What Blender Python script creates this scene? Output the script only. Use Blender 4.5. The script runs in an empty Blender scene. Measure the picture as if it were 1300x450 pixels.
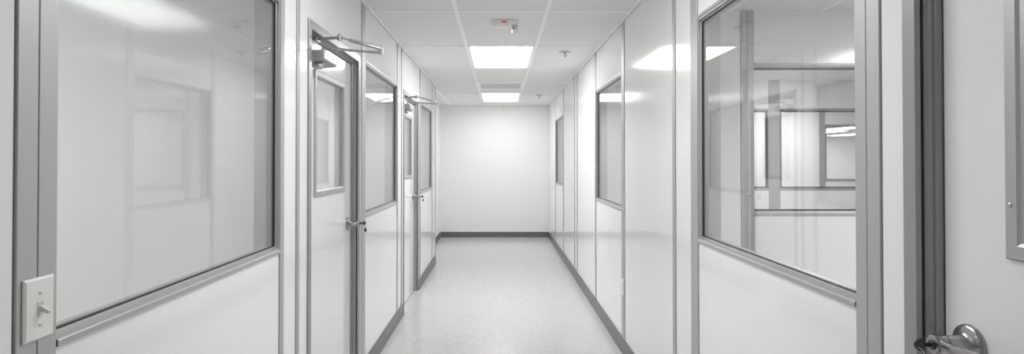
import bpy, bmesh, math
from mathutils import Vector, Matrix
C = bpy.context.scene
COL = C.collection
R = math.radians
PI = math.pi

# ------------------------------------------------------------------ key sizes (metres)
XL, XR = -0.874, 0.895        # faces of the two corridor walls
H = 2.3975                    # ceiling
YE = 10.73                    # far end wall
TW = 0.10                     # partition thickness
CAMZ = 1.385
ZS, ZT = 1.018, 2.040         # window sill underside / head of doors and windows

# ------------------------------------------------------------------ materials
def mat(name, color, rough=0.4, metal=0.0, spec=0.5, emit=None, strength=0.0):
    m = bpy.data.materials.new(name); m.use_nodes = True
    b = m.node_tree.nodes['Principled BSDF']
    b.inputs['Base Color'].default_value = (*color, 1)
    b.inputs['Roughness'].default_value = rough
    b.inputs['Metallic'].default_value = metal
    b.inputs['Specular IOR Level'].default_value = spec
    if emit:
        b.inputs['Emission Color'].default_value = (*emit, 1)
        b.inputs['Emission Strength'].default_value = strength
    return m

def add_bump(m, scale, strength, dist=0.001, detail=2.0, stretch=None):
    nt = m.node_tree; b = nt.nodes['Principled BSDF']
    tc = nt.nodes.new('ShaderNodeTexCoord'); n = nt.nodes.new('ShaderNodeTexNoise')
    n.inputs['Scale'].default_value = scale; n.inputs['Detail'].default_value = detail
    src = tc.outputs['Object']
    if stretch:
        mp = nt.nodes.new('ShaderNodeMapping'); mp.inputs['Scale'].default_value = stretch
        nt.links.new(src, mp.inputs['Vector']); src = mp.outputs['Vector']
    nt.links.new(src, n.inputs['Vector'])
    bp = nt.nodes.new('ShaderNodeBump'); bp.inputs['Strength'].default_value = strength
    bp.inputs['Distance'].default_value = dist
    nt.links.new(n.outputs['Fac'], bp.inputs['Height']); nt.links.new(bp.outputs['Normal'], b.inputs['Normal'])
    return n

def add_mottle(m, scale, c0, c1, lo=0.35, hi=0.65, detail=3.0, stretch=None):
    nt = m.node_tree; b = nt.nodes['Principled BSDF']
    tc = nt.nodes.new('ShaderNodeTexCoord'); n = nt.nodes.new('ShaderNodeTexNoise')
    n.inputs['Scale'].default_value = scale; n.inputs['Detail'].default_value = detail
    src = tc.outputs['Object']
    if stretch:
        mp = nt.nodes.new('ShaderNodeMapping'); mp.inputs['Scale'].default_value = stretch
        nt.links.new(src, mp.inputs['Vector']); src = mp.outputs['Vector']
    nt.links.new(src, n.inputs['Vector'])
    r = nt.nodes.new('ShaderNodeValToRGB')
    r.color_ramp.elements[0].position = lo; r.color_ramp.elements[0].color = (*c0, 1)
    r.color_ramp.elements[1].position = hi; r.color_ramp.elements[1].color = (*c1, 1)
    nt.links.new(n.outputs['Fac'], r.inputs['Fac']); nt.links.new(r.outputs['Color'], b.inputs['Base Color'])

M_PANEL = mat('panel_white', (0.85, 0.85, 0.847), 0.10); add_bump(M_PANEL, 150, 0.10, 0.001)
M_DOOR = mat('door_white', (0.85, 0.85, 0.847), 0.12); add_bump(M_DOOR, 130, 0.05, 0.001)
M_PAINT = mat('wall_paint', (0.82, 0.82, 0.817), 0.55, spec=0.3); add_bump(M_PAINT, 250, 0.08, 0.001)
M_TILE = mat('ceiling_tile', (0.80, 0.80, 0.797), 0.9, spec=0.1)
add_mottle(M_TILE, 300, (0.81, 0.81, 0.807), (0.85, 0.85, 0.847)); add_bump(M_TILE, 400, 0.15, 0.001)
M_TEE = mat('grid_white', (0.95, 0.95, 0.947), 0.35, spec=0.5)
M_ALU = mat('satin_aluminium', (0.50, 0.495, 0.49), 0.5, 0.6); add_bump(M_ALU, 40, 0.006, 0.001, stretch=(20, 20, 0.4))
M_FRAME = mat('frame_aluminium', (0.48, 0.475, 0.47), 0.45, 0.65)
M_STEEL = mat('door_frame_grey', (0.36, 0.355, 0.35), 0.38, 0.6)
M_CHROME = mat('satin_chrome', (0.62, 0.61, 0.60), 0.22, 1.0)
M_DCHROME = mat('brushed_nickel', (0.40, 0.39, 0.38), 0.28, 1.0)
M_SILVER = mat('silver_paint', (0.50, 0.495, 0.49), 0.4, 0.6)
M_BASE = mat('cove_base_grey', (0.135, 0.135, 0.133), 0.35)
M_BLACK = mat('black_rubber', (0.012, 0.013, 0.014), 0.5)
M_DARK = mat('dark_key_metal', (0.10, 0.10, 0.10), 0.4, 0.8)
M_PLATE = mat('switch_white', (0.80, 0.80, 0.78), 0.35)
M_TOGGLE = mat('switch_toggle_white', (0.74, 0.74, 0.72), 0.3)
M_SHELL = mat('alarm_white', (0.90, 0.90, 0.89), 0.35)
M_RED = mat('red_ink', (0.62, 0.02, 0.015), 0.5)
M_CLEAR = mat('clear_lens', (0.9, 0.9, 0.9), 0.08)
M_GRILLE = mat('grille_grey', (0.66, 0.66, 0.655), 0.6)
M_FLOOR = mat('vinyl_floor', (0.62, 0.61, 0.60), 0.20, spec=0.45)
M_LIGHT = mat('light_diffuser', (0.9, 0.9, 0.9), 0.6, spec=0.0, emit=(1.0, 1.0, 1.0), strength=16.6)
M_LIGHT_NEAR = mat('light_diffuser_near', (0.9, 0.9, 0.9), 0.6, spec=0.0, emit=(1.0, 1.0, 1.0), strength=10.3)
M_LIGHT_FAR = mat('light_diffuser_far', (0.9, 0.9, 0.9), 0.6, spec=0.0, emit=(1.0, 1.0, 1.0), strength=11.2)
M_LIGHT_IN = mat('light_diffuser_inner', (0.9, 0.9, 0.9), 0.6, spec=0.0, emit=(1.0, 1.0, 1.0), strength=25.0)
M_LIGHT_FIRST = mat('light_diffuser_first', (0.9, 0.9, 0.9), 0.6, spec=0.0, emit=(1.0, 1.0, 1.0), strength=31.0)
M_LIGHT_LOW = mat('light_diffuser_room', (0.9, 0.9, 0.9), 0.6, spec=0.0, emit=(1.0, 1.0, 1.0), strength=15.3)

for m_ in (M_LIGHT, M_LIGHT_NEAR, M_LIGHT_FAR, M_LIGHT_IN, M_LIGHT_FIRST, M_LIGHT_LOW): m_.cycles.emission_sampling = 'FRONT'
def floor_nodes():
    nt = M_FLOOR.node_tree; b = nt.nodes['Principled BSDF']
    tc = nt.nodes.new('ShaderNodeTexCoord')
    n1 = nt.nodes.new('ShaderNodeTexNoise'); n1.inputs['Scale'].default_value = 55; n1.inputs['Detail'].default_value = 4
    v = nt.nodes.new('ShaderNodeTexVoronoi'); v.inputs['Scale'].default_value = 70
    r1 = nt.nodes.new('ShaderNodeValToRGB')
    r1.color_ramp.elements[0].position = 0.36; r1.color_ramp.elements[0].color = (0.51, 0.504, 0.494, 1)
    r1.color_ramp.elements[1].position = 0.58; r1.color_ramp.elements[1].color = (0.59, 0.585, 0.578, 1)
    r2 = nt.nodes.new('ShaderNodeValToRGB')
    r2.color_ramp.elements[0].position = 0.10; r2.color_ramp.elements[0].color = (0.80, 0.79, 0.77, 1)
    r2.color_ramp.elements[1].position = 0.22; r2.color_ramp.elements[1].color = (1, 1, 1, 1)
    mx = nt.nodes.new('ShaderNodeMixRGB'); mx.blend_type = 'MULTIPLY'; mx.inputs['Fac'].default_value = 0.8
    nt.links.new(tc.outputs['Object'], n1.inputs['Vector']); nt.links.new(tc.outputs['Object'], v.inputs['Vector'])
    nt.links.new(n1.outputs['Fac'], r1.inputs['Fac']); nt.links.new(v.outputs['Distance'], r2.inputs['Fac'])
    nt.links.new(r1.outputs['Color'], mx.inputs['Color1']); nt.links.new(r2.outputs['Color'], mx.inputs['Color2'])
    nt.links.new(mx.outputs['Color'], b.inputs['Base Color'])
    n2 = nt.nodes.new('ShaderNodeTexNoise'); n2.inputs['Scale'].default_value = 6
    bp = nt.nodes.new('ShaderNodeBump'); bp.inputs['Strength'].default_value = 0.06; bp.inputs['Distance'].default_value = 0.004
    nt.links.new(tc.outputs['Object'], n2.inputs['Vector']); nt.links.new(n2.outputs['Fac'], bp.inputs['Height'])
    nt.links.new(bp.outputs['Normal'], b.inputs['Normal'])
floor_nodes()

def glass_mat(name, tint, ior=1.5, rough=0.0):
    m = bpy.data.materials.new(name); m.use_nodes = True
    nt = m.node_tree; nt.nodes.clear()
    out = nt.nodes.new('ShaderNodeOutputMaterial'); mx = nt.nodes.new('ShaderNodeMixShader')
    t = nt.nodes.new('ShaderNodeBsdfTransparent'); g = nt.nodes.new('ShaderNodeBsdfGlossy'); f = nt.nodes.new('ShaderNodeFresnel')
    t.inputs['Color'].default_value = (*tint, 1); g.inputs['Roughness'].default_value = rough
    f.inputs['IOR'].default_value = ior
    # same reflectance from both faces of the sheet
    geo = nt.nodes.new('ShaderNodeNewGeometry')
    mr = nt.nodes.new('ShaderNodeMapRange')
    mr.inputs['To Min'].default_value = ior; mr.inputs['To Max'].default_value = 1/ior
    nt.links.new(geo.outputs['Backfacing'], mr.inputs['Value']); nt.links.new(mr.outputs['Result'], f.inputs['IOR'])
    nt.links.new(f.outputs['Fac'], mx.inputs['Fac'])
    nt.links.new(t.outputs['BSDF'], mx.inputs[1]); nt.links.new(g.outputs['BSDF'], mx.inputs[2])
    nt.links.new(mx.outputs['Shader'], out.inputs['Surface'])
    return m
M_GLASS = glass_mat('window_glass', (0.965, 0.97, 0.968))

# ------------------------------------------------------------------ mesh builder
class MB:
    def __init__(s): s.bm = bmesh.new()
    def box(s, a, b):
        x0, x1 = sorted((a[0], b[0])); y0, y1 = sorted((a[1], b[1])); z0, z1 = sorted((a[2], b[2]))
        v = [s.bm.verts.new(p) for p in ((x0,y0,z0),(x1,y0,z0),(x1,y1,z0),(x0,y1,z0),(x0,y0,z1),(x1,y0,z1),(x1,y1,z1),(x0,y1,z1))]
        for f in ((0,3,2,1),(4,5,6,7),(0,1,5,4),(1,2,6,5),(2,3,7,6),(3,0,4,7)): s.bm.faces.new([v[i] for i in f])
        return s
    def prism(s, poly, f0, f1):
        """poly: 2-D points; f0,f1: functions giving the near / far 3-D point"""
        a = [s.bm.verts.new(f0(p)) for p in poly]; b = [s.bm.verts.new(f1(p)) for p in poly]
        n = len(poly)
        s.bm.faces.new(a); s.bm.faces.new(list(reversed(b)))
        for i in range(n): s.bm.faces.new((a[i], b[i], b[(i+1) % n], a[(i+1) % n]))
        return s
    def tube(s, pts, radii, seg=14, caps=True):
        pts = [Vector(p) for p in pts]
        if not isinstance(radii, (list, tuple)): radii = [radii]*len(pts)
        rings = []
        prev = None
        for i, p in enumerate(pts):
            d = (pts[min(i+1, len(pts)-1)] - pts[max(i-1, 0)]).normalized()
            if prev is None:
                up = Vector((0,0,1)) if abs(d.z) < 0.9 else Vector((1,0,0))
                n = d.cross(up).normalized()
            else:
                n = (prev - d*prev.dot(d)).normalized()
            prev = n; b = d.cross(n)
            rings.append([s.bm.verts.new(p + (n*math.cos(2*PI*k/seg) + b*math.sin(2*PI*k/seg))*radii[i]) for k in range(seg)])
        for i in range(len(rings)-1):
            for k in range(seg):
                s.bm.faces.new((rings[i][k], rings[i][(k+1) % seg], rings[i+1][(k+1) % seg], rings[i+1][k]))
        if caps: s.bm.faces.new(list(reversed(rings[0]))); s.bm.faces.new(rings[-1])
        return s
    def lathe(s, prof, origin, axis, seg=32):
        """prof: (distance along axis, radius)"""
        o = Vector(origin); ax = Vector(axis).normalized()
        up = Vector((0,0,1)) if abs(ax.z) < 0.9 else Vector((1,0,0))
        n = ax.cross(up).normalized(); b = ax.cross(n); rings = []
        for t, r in prof:
            if r < 1e-6: rings.append([s.bm.verts.new(o + ax*t)])
            else: rings.append([s.bm.verts.new(o + ax*t + (n*math.cos(2*PI*k/seg)+b*math.sin(2*PI*k/seg))*r) for k in range(seg)])
        for i in range(len(rings)-1):
            A, B = rings[i], rings[i+1]
            for k in range(seg):
                q = [A[k % len(A)], A[(k+1) % len(A)], B[(k+1) % len(B)], B[k % len(B)]]
                u = []
                for w in q:
                    if w not in u: u.append(w)
                if len(u) > 2: s.bm.faces.new(u)
        return s
    def ring(s, prof, u0, u1, z0, z1, mp, sides=(1,1,1,1)):
        """closed profile (offset from outer edge, depth) swept round a rectangle with mitred corners; sides scale the offset: near, bottom, far, top"""
        rs = []
        for o, d in prof:
            rs.append([s.bm.verts.new(mp(*p, d)) for p in ((u0+o*sides[0], z0+o*sides[1]), (u1-o*sides[2], z0+o*sides[1]), (u1-o*sides[2], z1-o*sides[3]), (u0+o*sides[0], z1-o*sides[3]))])
        n = len(prof)
        for i in range(n):
            A, B = rs[i], rs[(i+1) % n]
            for k in range(4): s.bm.faces.new((A[k], A[(k+1) % 4], B[(k+1) % 4], B[k]))
        return s
    def cee(s, prof, u0, u1, z0, z1, mp, far=1.0):
        """profile swept along the sill, up the far stile and back along the head; square cut at the near post"""
        rs = []
        for o, d in prof:
            rs.append([s.bm.verts.new(mp(*p, d)) for p in ((u0, z0+o), (u1-o*far, z0+o), (u1-o*far, z1-o), (u0, z1-o))])
        n = len(prof)
        for i in range(n):
            A, B = rs[i], rs[(i+1) % n]
            for k in range(3): s.bm.faces.new((A[k], A[k+1], B[k+1], B[k]))
        s.bm.faces.new([r[0] for r in rs]); s.bm.faces.new([r[3] for r in reversed(rs)])
        return s
    def arch(s, prof, u0, u1, z0, z1, mp):
        """profile swept up one jamb, along the head and down the other jamb"""
        rs = []
        for o, d in prof:
            rs.append([s.bm.verts.new(mp(*p, d)) for p in ((u0+o, z0), (u0+o, z1-o), (u1-o, z1-o), (u1-o, z0))])
        n = len(prof)
        for i in range(n):
            A, B = rs[i], rs[(i+1) % n]
            for k in range(3): s.bm.faces.new((A[k], A[k+1], B[k+1], B[k]))
        s.bm.faces.new([r[0] for r in rs]); s.bm.faces.new([r[3] for r in reversed(rs)])
        return s
    def build(s, name, m, parent=None, smooth=False, bevel=0.0, bseg=2, origin=None):
        bm = s.bm
        if not getattr(s, 'keep', False): bmesh.ops.recalc_face_normals(bm, faces=bm.faces)
        me = bpy.data.meshes.new(name)
        if origin is None and parent is None and len(bm.verts):
            xs = [v.co for v in bm.verts]
            origin = Vector((sum(v.x for v in xs)/len(xs), sum(v.y for v in xs)/len(xs), min(v.z for v in xs)))
        if parent is not None: origin = parent_loc(parent)
        if origin is not None: bmesh.ops.translate(bm, verts=bm.verts, vec=-Vector(origin))
        bm.to_mesh(me); bm.free()
        me.materials.append(m)
        o = bpy.data.objects.new(name, me); COL.objects.link(o)
        if parent is not None: o.parent = parent
        elif origin is not None: o.location = origin
        if smooth:
            for p in me.polygons: p.use_smooth = True
            try: me.set_sharp_from_angle(angle=R(38))
            except Exception: pass
        if bevel:
            b = o.modifiers.new('edge', 'BEVEL'); b.width = bevel; b.segments = bseg; b.limit_method = 'ANGLE'; b.angle_limit = R(40)
            if hasattr(b, 'harden_normals'): b.harden_normals = False
        return o

def parent_loc(p):
    v = Vector(p.location)
    while p.parent is not None: p = p.parent; v = v + Vector(p.location)
    return v

def tag(o, label, cat, kind=None, group=None):
    o['label'] = label; o['category'] = cat
    if kind: o['kind'] = kind
    if group: o['group'] = group
    return o
def empty(name, loc, label, cat, kind=None, group=None):
    o = bpy.data.objects.new(name, None); COL.objects.link(o); o.location = loc; o.empty_display_size = 0.1
    return tag(o, label, cat, kind, group)

# maps from wall coordinates (u along the wall, z up, d out towards the viewer's side) to the world
mapL = lambda u, z, d: (XL + d, u, z)
mapR = lambda u, z, d: (XR - d, u, z)
def mapY(yp): return lambda u, z, d: (u, yp - d, z)     # a wall across the corridor, seen from the camera's side

def wbox(mb, mp, u0, u1, z0, z1, d0, d1): return mb.box(mp(u0, z0, d0), mp(u1, z1, d1))

# ------------------------------------------------------------------ floor, ceiling
floor = MB().box((-4.4, -2.6, -0.08), (15.2, 25.2, 0.0)).build('floor', M_FLOOR)
tag(floor, 'pale speckled glossy vinyl floor running down the corridor', 'floor', 'structure')

ceil = MB().box((-4.4, -2.6, H), (15.2, 25.2, H+0.08)).build('ceiling', M_TILE, bevel=0)
tag(ceil, 'white suspended tile ceiling over the corridor', 'ceiling', 'structure')
TX0, TY0 = 0.0159 - 0.3048, 3.975                        # a main tee and a cross tee seen in the photograph
g = MB(); zt = H - 0.007
for k in range(-6, 25):
    x = TX0 + 0.6096*k
    if -4.3 < x < 15: g.box((x-0.0145, -2.5, zt), (x+0.012, 25.1, H+0.001))
cross = [TY0 + 1.2192*k for k in range(-5, 18)] + []
for y in cross:
    for k in range(-6, 25):
        x = TX0 + 0.6096*k
        if -4.3 < x < 14.6: g.box((x+0.0145, y-0.012, zt+0.0005), (x+0.5951, y+0.012, H+0.001))
yv = TY0 + 3*1.2192 + 0.6096
g.box((TX0+0.012, yv-0.012, zt+0.0005), (TX0+0.5976, yv+0.012, H+0.001))
g.build('ceiling_grid', M_TEE, ceil)
# wall angle along the top of both corridor walls and the end wall
t = MB()
for x0, x1, y0, y1 in ((XL+0.0045, XL+0.024, -2.4, 8.08), (XR-0.024, XR-0.0045, -2.4, YE-0.003), (-1.068, XR-0.03, YE-0.024, YE-0.003)):
    t.box((x0, y0, zt-0.0015), (x1, y1, H+0.001))
t.build('wall_angle', M_TEE, ceil)
t = MB()
for x0, x1, y0, y1 in ((XL+0.0005, XL+0.0045, -2.4, 8.08), (XR-0.0045, XR-0.0005, -2.4, YE-0.003)):
    t.box((x0, y0, H-0.006), (x1, y1, H+0.001))
t.build('shadow_gap', M_STEEL, ceil)

# ------------------------------------------------------------------ modular partition walls
def wall(name, label, mp, panels, posts, face_mat=M_PANEL, post_mat=M_ALU, loc=(0,0,0)):
    """panels: (u0,u1,z0,z1); posts: (u0,u1) full height"""
    w = empty(name, loc, label, 'wall', 'structure')
    for u0, u1, z0, z1 in panels:
        m = MB(); wbox(m, mp, u0+0.0015, u1-0.0015, z0, z1, 0, -TW+0.002)
        m.build('wall_panel', face_mat, w, bevel=0.0015, bseg=1)
    for u0, u1 in posts:
        m = MB(); wbox(m, mp, u0+0.001, u1-0.001, 0.0, H, 0.0045, -0.006)
        wbox(m, mp, u0-0.003, u1+0.003, 0.0, H, -0.006, -TW)
        m.build('post', post_mat, w, bevel=0.0012, bseg=1)
    return w

def split_panels(edges, openings):
    """edges: list of (u0,u1) solid runs; openings: list (u0,u1,'window'|'door') -> panel rectangles"""
    out = [(a, b, 0.0, H) for a, b in edges]
    for a, b, k in openings:
        if k == 'window': out.append((a, b, 0.0, ZS))
        out.append((a, b, ZT, H))
    return out

L_POSTS = [(1.0685, 1.119), (1.119, 1.169), (2.354, 2.398), (2.545, 2.583), (3.747, 3.799), (3.799, 3.851), (5.045, 5.095), (5.262, 5.310),
           (6.458, 6.508), (6.508, 6.558), (7.655, 7.705), (8.03, 8.08)]
L_SOLID = [(-1.2, 0.02), (0.02, 1.0685), (2.398, 2.545), (2.583, 2.698), (3.700, 3.747), (5.095, 5.262), (5.310, 5.384), (6.384, 6.458), (7.705, 8.03)]
L_OPEN = [(1.169, 2.354, 'window'), (2.698, 3.700, 'door'), (3.851, 5.045, 'window'), (5.384, 6.384, 'door'), (6.558, 7.655, 'window')]
wall_left = wall('wall_left', 'white panelled corridor wall with grey posts on the left', mapL, split_panels(L_SOLID, L_OPEN), L_POSTS)

R_POSTS = [(1.389, 1.440), (1.440, 1.487), (2.669, 2.766), (3.011, 3.059), (4.242, 4.290), (4.290, 4.338), (5.496, 5.556), (6.810, 6.858),
           (7.050, 7.098), (8.262, 8.304), (8.304, 8.346), (9.470, 9.520)]
R_SOLID = [(-1.2, 0.31), (1.310, 1.389), (2.766, 3.011), (3.059, 4.242), (5.556, 6.810), (6.858, 7.050), (7.098, 8.262), (9.520, YE-0.004)]
R_OPEN = [(0.31, 1.310, 'door'), (1.487, 2.669, 'window'), (4.338, 5.496, 'window'), (8.346, 9.470, 'window')]
wall_right = wall('wall_right', 'white panelled corridor wall with grey posts on the right', mapR, split_panels(R_SOLID, R_OPEN), R_POSTS)

wall_end = MB().box((-1.171, YE, 0), (XR+TW, YE+0.10, H)).build('wall_end', M_PAINT)
tag(wall_end, 'plain white wall closing the far end of the corridor', 'wall', 'structure')
w = MB().box((-1.171, 8.085, 0), (-1.071, YE-0.001, H)).build('wall_alcove', M_PAINT)
tag(w, 'short white side wall set back past the end of the left panels', 'wall', 'structure')
w = MB().box((-4.3, 8.0, 0), (XL-TW-0.005, 8.08, H)).build('wall_back_left', M_PAINT)
tag(w, 'white wall closing the rooms behind the left corridor wall', 'wall', 'structure')
w = MB().box((-4.3, -2.5, 0), (15.1, -2.4, H)).build('wall_rear', M_PAINT)
tag(w, 'plain white wall behind the camera', 'wall', 'structure')

# ------------------------------------------------------------------ baseboards
BT = 0.006
def base_run(mb, mp, u0, u1, d0=0.0045):
    poly = [(d0, 0.0), (d0+BT+0.006, 0.0), (d0+BT+0.002, 0.006), (d0+BT, 0.014), (d0+BT-0.0005, 0.098), (d0+BT-0.003, 0.102), (d0, 0.102)]
    mb.prism(poly, lambda p: mp(u0, p[1], p[0]), lambda p: mp(u1, p[1], p[0]))
b = MB()
for u0, u1 in ((-1.2, 2.694), (3.704, 5.380), (6.388, 8.08)): base_run(b, mapL, u0, u1)
tag(b.build('baseboard_left', M_BASE), 'grey vinyl baseboard along the left corridor wall', 'baseboard', 'structure')
b = MB()
for u0, u1 in ((-1.2, 0.306), (1.314, YE-0.012)): base_run(b, mapR, u0, u1)
tag(b.build('baseboard_right', M_BASE), 'grey vinyl baseboard along the right corridor wall', 'baseboard', 'structure')
b = MB(); base_run(b, mapY(YE), -1.06, XR-0.012, 0.0)
tag(b.build('baseboard_end', M_BASE), 'dark grey baseboard across the far end wall', 'baseboard', 'structure')
b = MB(); base_run(b, lambda u, z, d: (-1.071+d, u, z), 8.09, YE-0.012, 0.0)
tag(b.build('baseboard_alcove', M_BASE), 'short grey baseboard in the recess beside the end wall', 'baseboard', 'structure')

# ------------------------------------------------------------------ windows
WPROF = [(0, -0.05), (0, 0.0055), (0.001, 0.0068), (0.012, 0.0068), (0.0135, 0.0055), (0.015, 0.002), (0.0225, 0.001), (0.0235, -0.010), (0.0285, -0.0115), (0.029, -0.05)]
def window(n, label, mp, u0, u1, z0=ZS, z1=ZT, near=0.0, far=0.4, gk=0.0025):
    c = mp((u0+u1)/2, z0, 0)
    w = empty('window_%d' % n, c, label, 'window', 'structure')
    e = 0.001
    if near: MB().ring(WPROF, u0+e, u1-e, z0+e, z1-e, mp, (near, 1, far, 1)).build('frame', M_FRAME, w)
    else: MB().cee(WPROF, u0+e, u1-e, z0+e, z1-e, mp, far).build('frame', M_FRAME, w)
    o = 0.029
    gi = [(0, -0.0122), (gk, -0.0122), (gk, -0.0228), (0, -0.0228)]
    gm = MB(); (gm.ring if near else gm.cee)(gi, u0+e+o*near, u1-e-o*far, z0+e+o, z1-e-o, mp)
    gm.build('gasket', M_BLACK, w)
    m = MB(); wbox(m, mp, u0+o*near+0.0015, u1-o*far-0.0015, z0+o+0.0015, z1-o-0.0015, -0.0145, -0.0205)
    m.build('glass_pane', M_GLASS, w)
    return w
window(1, 'large near window on the left behind the light switch post', mapL, 1.169, 2.354)
window(2, 'left wall window between the two doors', mapL, 3.851, 5.045)
window(3, 'narrow far window on the left wall past the second door', mapL, 6.558, 7.655)
window(4, 'large near window on the right looking through several rooms', mapR, 1.487, 2.669)
window(5, 'right wall window midway along, above the wall outlet', mapR, 4.338, 5.496)
window(6, 'last narrow window on the right wall near the end wall', mapR, 8.346, 9.470)

# ------------------------------------------------------------------ doors
DPROF = [(0.0, -0.11), (0.0, 0.004), (0.002, 0.006), (0.040, 0.006), (0.044, 0.002), (0.045, -0.003), (0.037, -0.0045), (0.037, -0.0082), (0.0465, -0.0095), (0.052, -0.016),
         (0.052, -0.026), (0.058, -0.028), (0.060, -0.032), (0.060, -0.088), (0.074, -0.088), (0.074, -0.11)]
LEAF = -0.040                                             # the leaf's corridor face, behind the wall face
def door(n, label, mp, u0, sgn_hinge_near, closer=True, key=None, lever_z=1.01):
    """u0: outer edge of the frame nearer the camera; hinged on that side, opening into the corridor"""
    u1 = u0 + 1.0 if n != 1 else 3.700
    c = mp((u0+u1)/2, 0, 0)
    D = empty('door_%d' % n, c, label, 'door', 'structure')
    MB().arch(DPROF, u0+0.001, u1-0.001, 0.0, ZT-0.001, mp).build('door_frame', M_STEEL, D)
    MB().arch([(0.0373, -0.0048), (0.0425, -0.0052), (0.0425, -0.0076), (0.0373, -0.0079)], u0+0.001, u1-0.001, 0.0, ZT-0.001, mp).build('door_seal', M_BLACK, D)
    a, b_, zb, ztp = u0+0.064, u1-0.064, 0.008, ZT-0.064
    # leaf: a slab with an opening for its glass
    wu0, wu1, wz0, wz1 = a+0.155, b_-0.155, 1.205, 1.838
    m = MB()
    vf = []
    for d in (LEAF, LEAF-0.044):
        vf.append([[m.bm.verts.new(mp(u, z, d)) for z in (zb, wz0+0.02, wz1-0.02, ztp)] for u in (a, wu0+0.02, wu1-0.02, b_)])
    for i in range(3):
        for j in range(3):
            if (i, j) == (1, 1): continue
            for s in (0, 1):
                q = vf[s]; m.bm.faces.new((q[i][j], q[i+1][j], q[i+1][j+1], q[i][j+1]))
    def side(p, q): m.bm.faces.new((vf[0][p[0]][p[1]], vf[0][q[0]][q[1]], vf[1][q[0]][q[1]], vf[1][p[0]][p[1]]))
    for i in range(3): side((i,0),(i+1,0)); side((i,3),(i+1,3)); side((0,i),(0,i+1)); side((3,i),(3,i+1))
    side((1,1),(2,1)); side((1,2),(2,2)); side((1,1),(1,2)); side((2,1),(2,2))
    leaf = m.build('door_leaf', M_DOOR, D)
    # glass light with mitred metal frame
    vp = [(0, LEAF+0.0004), (0, LEAF+0.005), (0.003, LEAF+0.008), (0.026, LEAF+0.008), (0.032, LEAF+0.004), (0.032, LEAF-0.005), (0.0205, LEAF-0.005), (0.0205, LEAF+0.0004)]
    vpf = MB().ring(vp, wu0, wu1, wz0, wz1, mp).build('vision_frame', M_FRAME, D)
    vb = [(0, LEAF-0.0445), (0, LEAF-0.052), (0.0235, LEAF-0.050), (0.0235, LEAF-0.012), (0.0205, LEAF-0.012), (0.0205, LEAF-0.0445)]
    MB().ring(vb, wu0, wu1, wz0, wz1, mp).build('vision_frame', M_FRAME, D)
    m = MB(); wbox(m, mp, wu0+0.0215, wu1-0.0215, wz0+0.0215, wz1-0.0215, LEAF-0.0055, LEAF-0.0115); m.build('glass_pane', M_GLASS, D)
    ax = Vector(mp(0, 0, 1)) - Vector(mp(0, 0, 0))
    for (u, z) in [(u, z) for u in (wu0+0.013, wu1-0.013) for z in (wz0+0.10, wz1-0.10)] + [((wu0+wu1)/2+k*0.16, z) for k in (-1, 1) for z in (wz0+0.013, wz1-0.013)]:
        MB().lathe([(0, 0.0042), (0.0012, 0.0042), (0.0024, 0.003), (0.003, 0.0)], mp(u, z, LEAF+0.0079), ax, 12).build('screw', M_CHROME, vpf, smooth=True)
    # lever set near the far edge
    lu, lz = b_-(0.071 if n != 3 else 0.065), lever_z
    rose = MB().lathe([(0.0002, 0.040), (0.004, 0.040), (0.008, 0.0385), (0.011, 0.034), (0.013, 0.027), (0.016, 0.021), (0.020, 0.0185), (0.050, 0.0175), (0.0505, 0.0)],
                      mp(lu, lz, LEAF), ax, 40).build('rosette', M_DCHROME, D, smooth=True)
    # lever: hub drum then a flat tapering handle pointing to the hinge side
    m = MB().lathe([(0.051, 0.0165), (0.054, 0.0195), (0.074, 0.0190), (0.0765, 0.0172), (0.077, 0.010), (0.0762, 0.0)], mp(lu, lz, LEAF), ax, 32)
    n_ = 12; sec = []
    for i in range(n_+1):
        t_ = i/n_; u = lu - 0.006 - 0.118*t_
        hh = 0.0135*(1-0.32*t_); dd = LEAF + 0.066 + 0.007*math.sin(PI*t_) - 0.012*t_*t_; th = 0.0065*(1-0.15*t_)
        zc = lz + 0.004*math.sin(PI*t_*0.8)
        if i == n_: hh *= 0.6; th *= 0.6
        sec.append([m.bm.verts.new(mp(u, zc + hh*math.sin(q)*1.0, dd + th*math.copysign(abs(math.cos(q))**0.6, math.cos(q)))) for q in [2*PI*k/16 for k in range(16)]])
    for i in range(n_):
        for k in range(16): m.bm.faces.new((sec[i][k], sec[i][(k+1) % 16], sec[i+1][(k+1) % 16], sec[i+1][k]))
    m.bm.faces.new(sec[0]); m.bm.faces.new(list(reversed(sec[-1])))
    lev = m.build('lever', M_DCHROME, D, smooth=True)
    MB().lathe([(0.0772, 0.0095), (0.0790, 0.0095), (0.0796, 0.0085), (0.0796, 0.0)], mp(lu, lz, LEAF), ax, 24).build('lock_cylinder', M_DARK, lev, smooth=True)
    m = MB()
    # hinges on the near jamb
    for z in (0.28, 1.0, 1.80):
        m = MB().tube([mp(a-0.003, z-0.05, LEAF+0.008), mp(a-0.003, z+0.05, LEAF+0.008)], 0.007, 12)
        m.build('hinge', M_DCHROME, D, smooth=True)
    m = MB(); wbox(m, mp, a, b_, 0.0005, 0.0075, LEAF-0.004, LEAF-0.040); m.build('door_sweep', M_BLACK, D)
    m = MB(); poly = [(0.02, 0.0002), (0.018, 0.004), (0.005, 0.006), (-0.085, 0.006), (-0.098, 0.004), (-0.1, 0.0002)]
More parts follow.
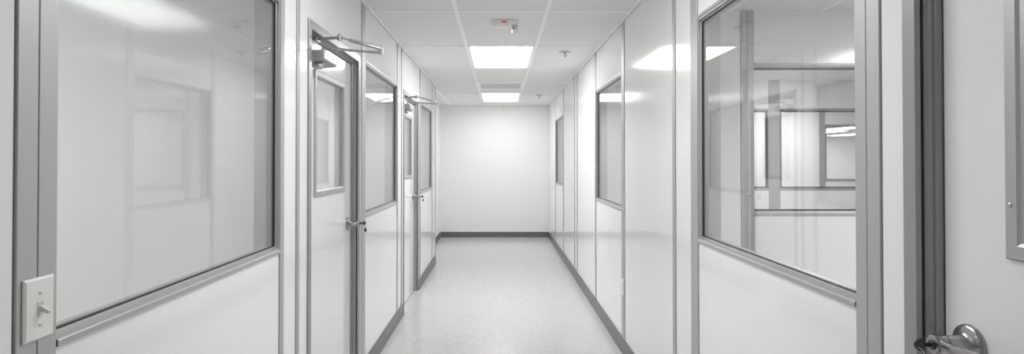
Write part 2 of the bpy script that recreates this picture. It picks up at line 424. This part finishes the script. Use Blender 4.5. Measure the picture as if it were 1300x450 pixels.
    if closer:
        cz = 1.886; cu = u0 + 0.232
        # body: rounded box with a curved cover, lying along the leaf
        poly = [(0, -0.030), (0.070, -0.024), (0.080, -0.021), (0.085, -0.014), (0.085, 0.017), (0.081, 0.024), (0.072, 0.027), (0, 0.027)]
        f = lambda uu: (lambda p: mp(uu, cz + p[1], LEAF + 0.001 + p[0]))
        m = MB().prism(poly, f(cu-0.130), f(cu+0.095))
        body = m.build('closer_body', M_SILVER, D, bevel=0.003)
        m = MB().lathe([(-0.004, 0.0), (-0.004, 0.020), (0.004, 0.024), (0.018, 0.024), (0.026, 0.019), (0.028, 0.0)], mp(cu-0.075, cz-0.0535, LEAF+0.040), (0, 0, 1), 24)
        m.build('valve_cap', M_SILVER, body, smooth=True)
        sp = (cu, cz+0.0265, LEAF+0.042)
        m = MB().lathe([(0.0005, 0.011), (0.020, 0.010), (0.024, 0.013), (0.032, 0.013), (0.034, 0.008), (0.034, 0.0)], mp(*sp), (0, 0, 1), 20)
        m.build('spindle', M_CHROME, D, smooth=True)
        el = (cu+0.020, cz+0.044, LEAF+0.325)
        # main arm: a flat bar from the spindle out to the elbow
        A = Vector(mp(cu, cz+0.056, LEAF+0.042)); B = Vector(mp(el[0], el[1]-0.006, el[2]))
        m = MB(); m.tube([A, A.lerp(B, .12)+Vector((0,0,0.004)), A.lerp(B, .5), B], [0.0095, 0.0078, 0.0068, 0.0075], 12)
        m.lathe([(-0.008, 0.0), (-0.008, 0.009), (0.006, 0.009), (0.006, 0.0)], B, (0, 0, 1), 20)
        m.build('closer_arm', M_CHROME, D, smooth=True)
        # bracket standing out of the frame head, then the forearm back to the elbow
        P0 = Vector(mp(cu-0.055, ZT-0.062, -0.010)); P1 = Vector(mp(cu-0.03, ZT-0.050, 0.090))
        m = MB(); m.tube([P0, P1], 0.0078, 12)
        wbox(m, mp, cu-0.085, cu-0.02, ZT-0.0735, ZT-0.0605, -0.026, -0.008)
        m.lathe([(-0.014, 0.0), (-0.014, 0.011), (0.012, 0.011), (0.016, 0.007), (0.016, 0.0)], P1, (0, 0, 1), 18)
        m.build('head_bracket', M_DCHROME, D, smooth=True)
        E = Vector(mp(el[0], el[1]+0.014, el[2]))
        m = MB(); m.tube([P1 + Vector((0,0,0.003)), P1.lerp(E, .22)], 0.005, 10); m.tube([P1.lerp(E, .22), P1.lerp(E, .25), P1.lerp(E, .93), E], [0.0088, 0.0095, 0.0088, 0.007], 12)
        m.lathe([(-0.012, 0.0), (-0.012, 0.0085), (0.006, 0.0085), (0.008, 0.005), (0.012, 0.005), (0.012, 0.0)], E, (0, 0, 1), 18)
        m.build('forearm', M_CHROME, D, smooth=True)
    # the key left in the lock is a thing of its own
    if key:
        kd = LEAF + 0.0794
        k = empty('key', mp(lu, lz, kd), key, 'key', None, 'keys left in the door locks')
        m = MB(); wbox(m, mp, lu-0.0010, lu+0.0010, lz-0.004, lz+0.004, kd, kd+0.012)
        n_ = 28; pts = []
        for i in range(n_):
            q = 2*PI*i/n_; r_ = 0.0125*(1+0.10*math.cos(3*q))
            pts.append((0.022 + r_*0.85*math.cos(q), r_*math.sin(q)))
        m.prism(pts, lambda p: mp(lu-0.0011, lz+p[1], kd+p[0]), lambda p: mp(lu+0.0011, lz+p[1], kd+p[0]))
        m.build('key_blade', M_DARK, k)
        m = MB(); q = [mp(lu+0.006*math.sin(t_), lz-0.016+0.011*math.cos(t_), kd+0.027+0.009*math.sin(t_)) for t_ in [2*PI*i/20 for i in range(21)]]
        m.tube(q, 0.0011, 8, caps=False); m.build('key_ring', M_CHROME, k, smooth=True)
        m = MB(); pts = []
        for i in range(20):
            qa = 2*PI*i/20; pts.append((0.029+0.008*math.cos(qa), -0.040+0.013*math.sin(qa)))
        m.prism(pts, lambda p: mp(lu+0.001, lz+p[1], kd+p[0]), lambda p: mp(lu+0.003, lz+p[1], kd+p[0]))
        m.build('key_tag', M_DARK, k)
    return D
door(1, 'white door on the left beside the large window, arm closer and lever', mapL, 2.698, 1, True, 'small key hanging in the lever of the nearer left door')
door(2, 'farther white door on the left between two windows, with arm closer', mapL, 5.384, 1, True, 'tiny key hanging in the lever of the farther left door')
door(3, 'white door at the right edge with the big metal lever', mapR, 0.31, 1, False, 'dark key left in the big lever at the right edge', 1.02)

# ------------------------------------------------------------------ rooms behind the glass
def plain_wall(name, label, a, b, m=M_PANEL):
    o = MB().box(a, b).build(name, m); tag(o, label, 'wall', 'structure'); return o
LX = XL - TW - 0.003
plain_wall('wall_room_divider', 'white glossy wall inside the room behind the big left window', (-4.2, 2.43, 0), (LX, 2.50, H))
plain_wall('wall_room_divider', 'white cross wall inside the rooms behind the second left window', (-4.2, 5.15, 0), (LX, 5.21, H))
plain_wall('wall_room_back', 'white back wall of the rooms on the left', (-4.3, -2.4, 0), (-4.2, 8.0, H))
plain_wall('wall_room_side', 'white side wall far inside the rooms on the right', (8.5, -2.4, 0), (8.6, 10.6, H))

RX = XR + TW + 0.003
def cross_wall(yp, label, wins, posts, x1, n0):
    ops = [(a, b, 'window') for a, b in wins]
    solid = []; u = RX; cuts = sorted([(a, b) for a, b in wins] + list(posts))
    for a, b in cuts:
        if a - u > 0.004: solid.append((u, a))
        u = max(u, b)
    if x1 - u > 0.004: solid.append((u, x1))
    wall('wall_across', label, mapY(yp), split_panels(solid, ops), posts)
    return None
cross_wall(3.96, 'white cross wall with a window, seen through the big right window', [(1.70, 2.90)], [(1.612, 1.656), (1.656, 1.70), (2.90, 2.95)], 8.5, 7)
window(7, 'inner window with black lined edges seen through the big right window', mapY(3.96), 1.70, 2.90, gk=0.014)
cross_wall(7.40, 'second white cross wall beyond the first, seen through the big right window', [(2.15, 3.36), (3.50, 4.72)], [(2.10, 2.15), (3.36, 3.50), (4.72, 4.77)], 8.5, 8)
window(8, 'narrow strip of window left of the grey post, two rooms deep', mapY(7.40), 2.15, 3.36, near=1, far=0.3, gk=0.014)
window(9, 'window right of the grey post, two rooms deep', mapY(7.40), 3.50, 4.72, near=0.3, far=1, gk=0.014)
cross_wall(10.60, 'last white cross wall three rooms deep beyond the right window', [(5.82, 7.10)], [(5.72, 5.82), (7.10, 7.15)], 15.0, 9)
window(10, 'deepest window showing bright ceiling lights beyond', mapY(10.60), 5.82, 7.10, near=0.5, far=1, gk=0.012)
plain_wall('wall_hall_back', 'white back wall of the bright hall deep beyond the right window', (2.9, 25.0, 0), (15.1, 25.1, H), M_PAINT)
plain_wall('wall_hall_side', 'left side wall of the bright hall deep beyond the right window', (2.8, 10.72, 0), (2.9, 25.0, H), M_PAINT)
plain_wall('wall_hall_flank', 'right side wall of the bright hall deep beyond the right window', (15.0, 10.72, 0), (15.1, 25.0, H), M_PAINT)

# ------------------------------------------------------------------ ceiling lights
def troffer(x0, y0, label, m=M_LIGHT, w=0.5856, l=1.1952, group='ceiling light panels'):
    k = empty('ceiling_light', (x0 + w/2, y0 + l/2, H), label, 'light', None, group)
    z0 = H - 0.0045
    prof = [(0, 0.0005), (0, z0-H), (0.014, z0-H), (0.016, z0-H+0.002), (0.016, 0.0005)]
    mp = lambda u, v, d: (u, v, H + d)
    MB().ring([(o, d) for o, d in prof], x0+0.0005, x0+w-0.0005, y0+0.0005, y0+l-0.0005, mp).build('light_frame', M_TEE, k)
    dm = MB(); zd = H - 0.003
    dm.bm.faces.new([dm.bm.verts.new(p) for p in ((x0+0.0162, y0+0.0162, zd), (x0+0.0162, y0+l-0.0162, zd), (x0+w-0.0162, y0+l-0.0162, zd), (x0+w-0.0162, y0+0.0162, zd))])
    dm.keep = True; dm.build('diffuser', m, k)
    return k
CX = TX0 + 0.012
troffer(CX, TY0 + 1.2192 + 0.012, 'bright ceiling light panel nearest in view, past the fire alarm')
troffer(CX, TY0 + 4*1.2192 + 0.012, 'bright ceiling light panel farther off, nearest the end wall', M_LIGHT_FAR)
NEAR_LIGHT = True
if NEAR_LIGHT:
    troffer(CX, TY0 - 2*1.2192 + 0.012, 'ceiling light panel overhead between the two large near windows', M_LIGHT_NEAR)
def tx(k): return TX0 + 0.6096*k + 0.012
troffer(tx(-4), 0.40, 'ceiling light panel in the room behind the large left window', M_LIGHT_LOW)
troffer(tx(-4), TY0 - 0.61, 'ceiling light panel in the room behind the nearer left door', M_LIGHT_LOW)
troffer(tx(-4), TY0 + 1.83, 'ceiling light panel in the room behind the farther left door', M_LIGHT_LOW)
troffer(3.24, 1.74, 'ceiling light panel in the first room behind the right window', M_LIGHT_FIRST)
troffer(tx(3), -0.55, 'unseen ceiling light panel added to brighten the first room behind the right door', M_LIGHT_LOW)  # second panel, unseen, added to lift the dim left end of the cross wall
troffer(tx(5), TY0 + 1.2192+0.012, 'ceiling light panel in the second room behind the right window', M_LIGHT_IN)
troffer(tx(8), TY0 + 4*1.2192+0.012, 'ceiling light panel in the third room behind the right window', M_LIGHT_IN)
troffer(10.35, 17.5, 'uppermost of three light panels deep behind the right window', l=1.8, w=0.75)
troffer(11.15, 19.9, 'left of three light panels deep behind the right window', l=1.7, w=0.62)
troffer(13.15, 21.9, 'lowest of three light panels deep behind the right window', l=2.0, w=0.75)

# ------------------------------------------------------------------ ceiling vent
v0 = TY0 + 3*1.2192 + 0.012; vw = 0.5856
V = empty('ceiling_vent', (CX+vw/2, v0+vw/2, H), 'square grey air grille in the ceiling before the farther light', 'vent')
mpc = lambda u, v, d: (u, v, H + d)
MB().ring([(0, 0.0005), (0, -0.006), (0.02, -0.009), (0.024, -0.006), (0.024, 0.0005)], CX+0.001, CX+vw-0.001, v0+0.001, v0+vw-0.001, mpc).build('vent_frame', M_TEE, V)
MB().box((CX+0.025, v0+0.025, H-0.002), (CX+vw-0.025, v0+vw-0.025, H-0.0004)).build('backing', M_GRILLE, V)
for i in range(16):
    y = v0 + 0.035 + i*0.0335
    m = MB(); m.prism([(0, -0.0022), (0.022, -0.0075), (0.0225, -0.0063), (0.0005, -0.0010)], lambda p: (CX+0.0255, y+p[0], H-0.0006+p[1]), lambda p: (CX+vw-0.0255, y+p[0], H-0.0006+p[1]))
    m.build('louver', M_GRILLE, V)

# ------------------------------------------------------------------ fire alarm strobe on the ceiling
FX, FY = 0.035, 4.27
F = empty('fire_alarm_strobe', (FX, FY, H), 'white ceiling fire alarm with red lettering and clear flash lens', 'fire alarm')
def plan(x0, x1, y0, y1, r, n=12):
    pts = []; cy = (y0+y1)/2; ry = (y1-y0)/2
    for i in range(n+1):
        q = PI/2 + PI*i/n; pts.append((x0 + r + r*math.cos(q), cy + ry*math.sin(q)))
    c = 0.008
    pts += [(x1-c, y0), (x1, y0+c), (x1, y1-c), (x1-c, y1)]
    return pts
m = MB(); m.prism(plan(-0.066, 0.135, 4.222, 4.325, 0.076), lambda p: (p[0], p[1], H-0.0002), lambda p: (p[0], p[1], H-0.036))
m.build('housing', M_SHELL, F, bevel=0.006, bseg=3)
m = MB(); m.prism(plan(-0.056, 0.070, 4.230, 4.318, 0.060), lambda p: (p[0], p[1], H-0.0362), lambda p: (p[0]*0.86+0.002, (p[1]-4.274)*0.8+4.274, H-0.050))
m.build('sounder_cover', M_SHELL, F, bevel=0.004, bseg=2)
m = MB(); m.box((0.088, 4.236, H-0.0364), (0.130, 4.300, H-0.048)); m.build('reflector', M_CHROME, F, bevel=0.002)
m = MB(); m.tube([(0.098, 4.240, H-0.058), (0.120, 4.240, H-0.058)], 0.004, 10); m.box((0.096, 4.2405, H-0.062), (0.099, 4.27, H-0.048)); m.build('flash_tube', M_DARK, F, smooth=True)
lens_mat = glass_mat('lens_plastic', (0.93, 0.94, 0.94), 1.5, 0.05)
m = MB(); m.prism([(0.087, H-0.0366), (0.131, H-0.0366), (0.131, H-0.074), (0.124, H-0.084), (0.094, H-0.084), (0.087, H-0.074)], lambda p: (p[0], 4.232, p[1]), lambda p: (p[0], 4.304, p[1]))
m.build('flash_lens', lens_mat, F, bevel=0.004, bseg=3)
def lettering(txt, size, loc, rot, m, parent, name='lettering', ext=0.0006, sx=1.0):
    cu = bpy.data.curves.new('txt', 'FONT'); cu.body = txt; cu.size = size; cu.align_x = 'CENTER'; cu.align_y = 'CENTER'; cu.extrude = ext; cu.offset = 0.0007
    to = bpy.data.objects.new('txt', cu); COL.objects.link(to)
    dg = bpy.context.evaluated_depsgraph_get(); dg.update()
    me = bpy.data.meshes.new_from_object(to.evaluated_get(dg)); bpy.data.objects.remove(to)
    me.transform(Matrix.Translation(Vector(loc) - parent_loc(parent)) @ rot.to_4x4() @ Matrix.Diagonal((sx, 1, 1, 1)))
    me.materials.clear(); me.materials.append(m)
    o = bpy.data.objects.new(name, me); COL.objects.link(o); o.parent = parent
    return o
lettering('FIRE', 0.022, (0.034, 4.2217, H-0.0195), Matrix.Rotation(PI/2, 3, 'X'), M_RED, F)
m = MB(); m.box((-0.002, 4.2216, H-0.0052), (0.028, 4.2221, H-0.0042)); m.box((0.038, 4.2216, H-0.0052), (0.046, 4.2221, H-0.0042)); m.build('red_line', M_RED, F)

# ------------------------------------------------------------------ sprinklers
def sprinkler(x, y, label):
    S = empty('fire_sprinkler', (x, y, H), label, 'sprinkler', None, 'fire sprinklers in the corridor ceiling')
    MB().lathe([(-0.0003, 0.0), (-0.0003, 0.056), (0.002, 0.057), (0.005, 0.050), (0.008, 0.030), (0.009, 0.016), (0.009, 0.0)], (x, y, H), (0, 0, -1), 32).build('escutcheon', M_FRAME, S, smooth=True)
    m = MB(); m.lathe([(0.0092, 0.010), (0.020, 0.010), (0.022, 0.006), (0.022, 0.0)], (x, y, H), (0, 0, -1), 18)
    for s in (-1, 1): m.tube([(x+s*0.008, y, H-0.018), (x+s*0.013, y, H-0.030), (x+s*0.004, y, H-0.044)], 0.0026, 8)
    m.tube([(x, y, H-0.022), (x, y, H-0.042)], 0.0028, 8)
    m.build('sprinkler_frame', M_DCHROME, S, smooth=True)
    MB().lathe([(0.0435, 0.0), (0.0435, 0.006), (0.046, 0.015), (0.0475, 0.015), (0.0475, 0.0)], (x, y, H), (0, 0, -1), 20).build('deflector', M_DCHROME, S, smooth=True)
sprinkler(0.606, 5.48, 'sprinkler head in the ceiling right of the nearer light panel')
sprinkler(0.613, 9.10, 'small far sprinkler head in the ceiling right of the farther light panel')

# ------------------------------------------------------------------ light switch on the left post
def plate_thing(name, label, cat, mp, u, z, w=0.070, h=0.116, d=0.0047):
    T = empty(name, mp(u, z, d), label, cat)
    m = MB()
    o = [(-w/2, -h/2), (w/2, -h/2), (w/2, h/2), (-w/2, h/2)]
    lo = [m.bm.verts.new(mp(u+a, z+b, d)) for a, b in o]; mi = [m.bm.verts.new(mp(u+a, z+b, d+0.003)) for a, b in o]
    hi = [m.bm.verts.new(mp(u+a*(1-0.009/w*2*0.5), z+b*(1-0.009/h*2*0.5), d+0.0062)) for a, b in o]
    for A, B in ((lo, mi), (mi, hi)):
        for k in range(4): m.bm.faces.new((A[k], A[(k+1) % 4], B[(k+1) % 4], B[k]))
    m.bm.faces.new(lo); m.bm.faces.new(hi)
    pl = m.build('cover_plate', M_PLATE, T, bevel=0.002, bseg=3)
    return T, d + 0.0062
S, dd = plate_thing('light_switch', 'white toggle light switch on the grey post at the left', 'light switch', mapL, 1.118, 1.107, 0.074, 0.118)
su, sz = 1.118, 1.107
m = MB().ring([(0, dd+0.0001), (0, dd+0.0016), (0.0012, dd+0.0016), (0.0022, dd+0.0001)], su-0.0065, su+0.0065, sz-0.014, sz+0.014, mapL); m.build('toggle_slot', M_PLATE, S)
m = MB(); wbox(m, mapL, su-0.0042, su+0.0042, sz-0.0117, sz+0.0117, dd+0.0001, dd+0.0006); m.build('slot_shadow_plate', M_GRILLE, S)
a = Vector(mapL(su, sz+0.002, dd+0.0004)); b_ = Vector(mapL(su, sz-0.007, dd+0.018))
m = MB()
ax = (b_-a).normalized(); sidev = Vector((0, 1, 0)); upv = ax.cross(sidev).normalized()
rr = []
for t_, hw, hh in ((0, 0.0042, 0.0052), (0.75, 0.0034, 0.0036), (0.95, 0.0032, 0.0034), (1.0, 0.0026, 0.0026)):
    p = a.lerp(b_, t_); rr.append([m.bm.verts.new(p + sidev*hw*i + upv*hh*j) for i, j in ((-1,-1),(1,-1),(1,1),(-1,1))])
for i in range(3):
    for k in range(4): m.bm.faces.new((rr[i][k], rr[i][(k+1) % 4], rr[i+1][(k+1) % 4], rr[i+1][k]))
m.bm.faces.new(rr[0]); m.bm.faces.new(rr[-1]); m.build('toggle', M_TOGGLE, S, bevel=0.0006)
for z in (sz+0.030, sz-0.030):
    m = MB().lathe([(0.0001, 0.0036), (0.0010, 0.0036), (0.0018, 0.0024), (0.0019, 0.0)], mapL(su, z, dd), (1, 0, 0), 14); sc_ = m.build('screw', M_PLATE, S, smooth=True)
    m = MB(); wbox(m, mapL, su-0.0028, su+0.0028, z-0.0005, z+0.0005, dd+0.0016, dd+0.0021); m.build('screw_slot', M_DARK, sc_)
# ------------------------------------------------------------------ wall outlet on the right post
O, dd = plate_thing('wall_outlet', 'small white outlet plate low on the right wall post', 'outlet', mapR, 4.292, 0.475, 0.072, 0.118)
for z in (0.494, 0.456):
    m = MB(); pts = [(0.0165*math.cos(q), 0.0135*math.sin(q)) for q in [2*PI*i/20 for i in range(20)]]
    m.prism(pts, lambda p: mapR(4.292+p[0], z+p[1], dd+0.0001), lambda p: mapR(4.292+p[0], z+p[1], dd+0.0015)); so = m.build('socket', M_PLATE, O)
    m = MB()
    for s in (-1, 1): wbox(m, mapR, 4.292+s*0.006-0.0012, 4.292+s*0.006+0.0012, z-0.003, z+0.006, dd+0.0013, dd+0.0018)
    m.build('slots', M_DARK, so)
m = MB().lathe([(0.0001, 0.0034), (0.0012, 0.0030), (0.0014, 0.0)], mapR(4.292, 0.475, dd), (-1, 0, 0), 12); m.build('screw', M_CHROME, O, smooth=True)

# ------------------------------------------------------------------ small fixing high on the end wall
K = empty('wall_hook', (0.078, YE, 2.325), 'tiny grey hook high on the far end wall', 'hook')
MB().lathe([(0.0002, 0.014), (0.006, 0.013), (0.009, 0.007), (0.009, 0.0)], (0.078, YE, 2.325), (0, -1, 0), 18).build('hook_base', M_GRILLE, K, smooth=True)
MB().tube([(0.078, YE-0.009, 2.325), (0.078, YE-0.024, 2.323), (0.078, YE-0.032, 2.330), (0.078, YE-0.032, 2.338)], 0.003, 8).build('hook_arm', M_GRILLE, K, smooth=True)

# ------------------------------------------------------------------ world, camera, view
wd = bpy.data.worlds.new('World'); C.world = wd; wd.use_nodes = True
wd.node_tree.nodes['Background'].inputs['Color'].default_value = (0.5, 0.5, 0.5, 1)
wd.node_tree.nodes['Background'].inputs['Strength'].default_value = 0.02

FPX, VX, VY, PITCH = 753.0, 634.2, 204.5, 0.011
cam = bpy.data.cameras.new('camera'); co = bpy.data.objects.new('camera', cam); COL.objects.link(co)
cam.sensor_fit = 'HORIZONTAL'; cam.sensor_width = 36.0; cam.lens = FPX/1300*36
co.location = (0, 0, CAMZ); co.rotation_euler = (PI/2 + PITCH, 0, 0)
cam.shift_x = (650 - VX)/1300
cam.shift_y = -(225 - (VY - FPX*math.tan(PITCH)))/1300
cam.clip_start = 0.02; cam.clip_end = 100
C.camera = co

C.view_settings.view_transform = 'Standard'
try: C.view_settings.look = 'None'
except Exception: pass
C.view_settings.gamma = 1.0; C.view_settings.use_curve_mapping = False
C.view_settings.exposure = 0.0
try:
    C.cycles.use_denoising = True; C.cycles.use_adaptive_sampling = False
    C.cycles.max_bounces = 24; C.cycles.diffuse_bounces = 10; C.cycles.glossy_bounces = 8; C.cycles.transparent_max_bounces = 32
    C.cycles.sample_clamp_indirect = 4.0
except Exception: pass
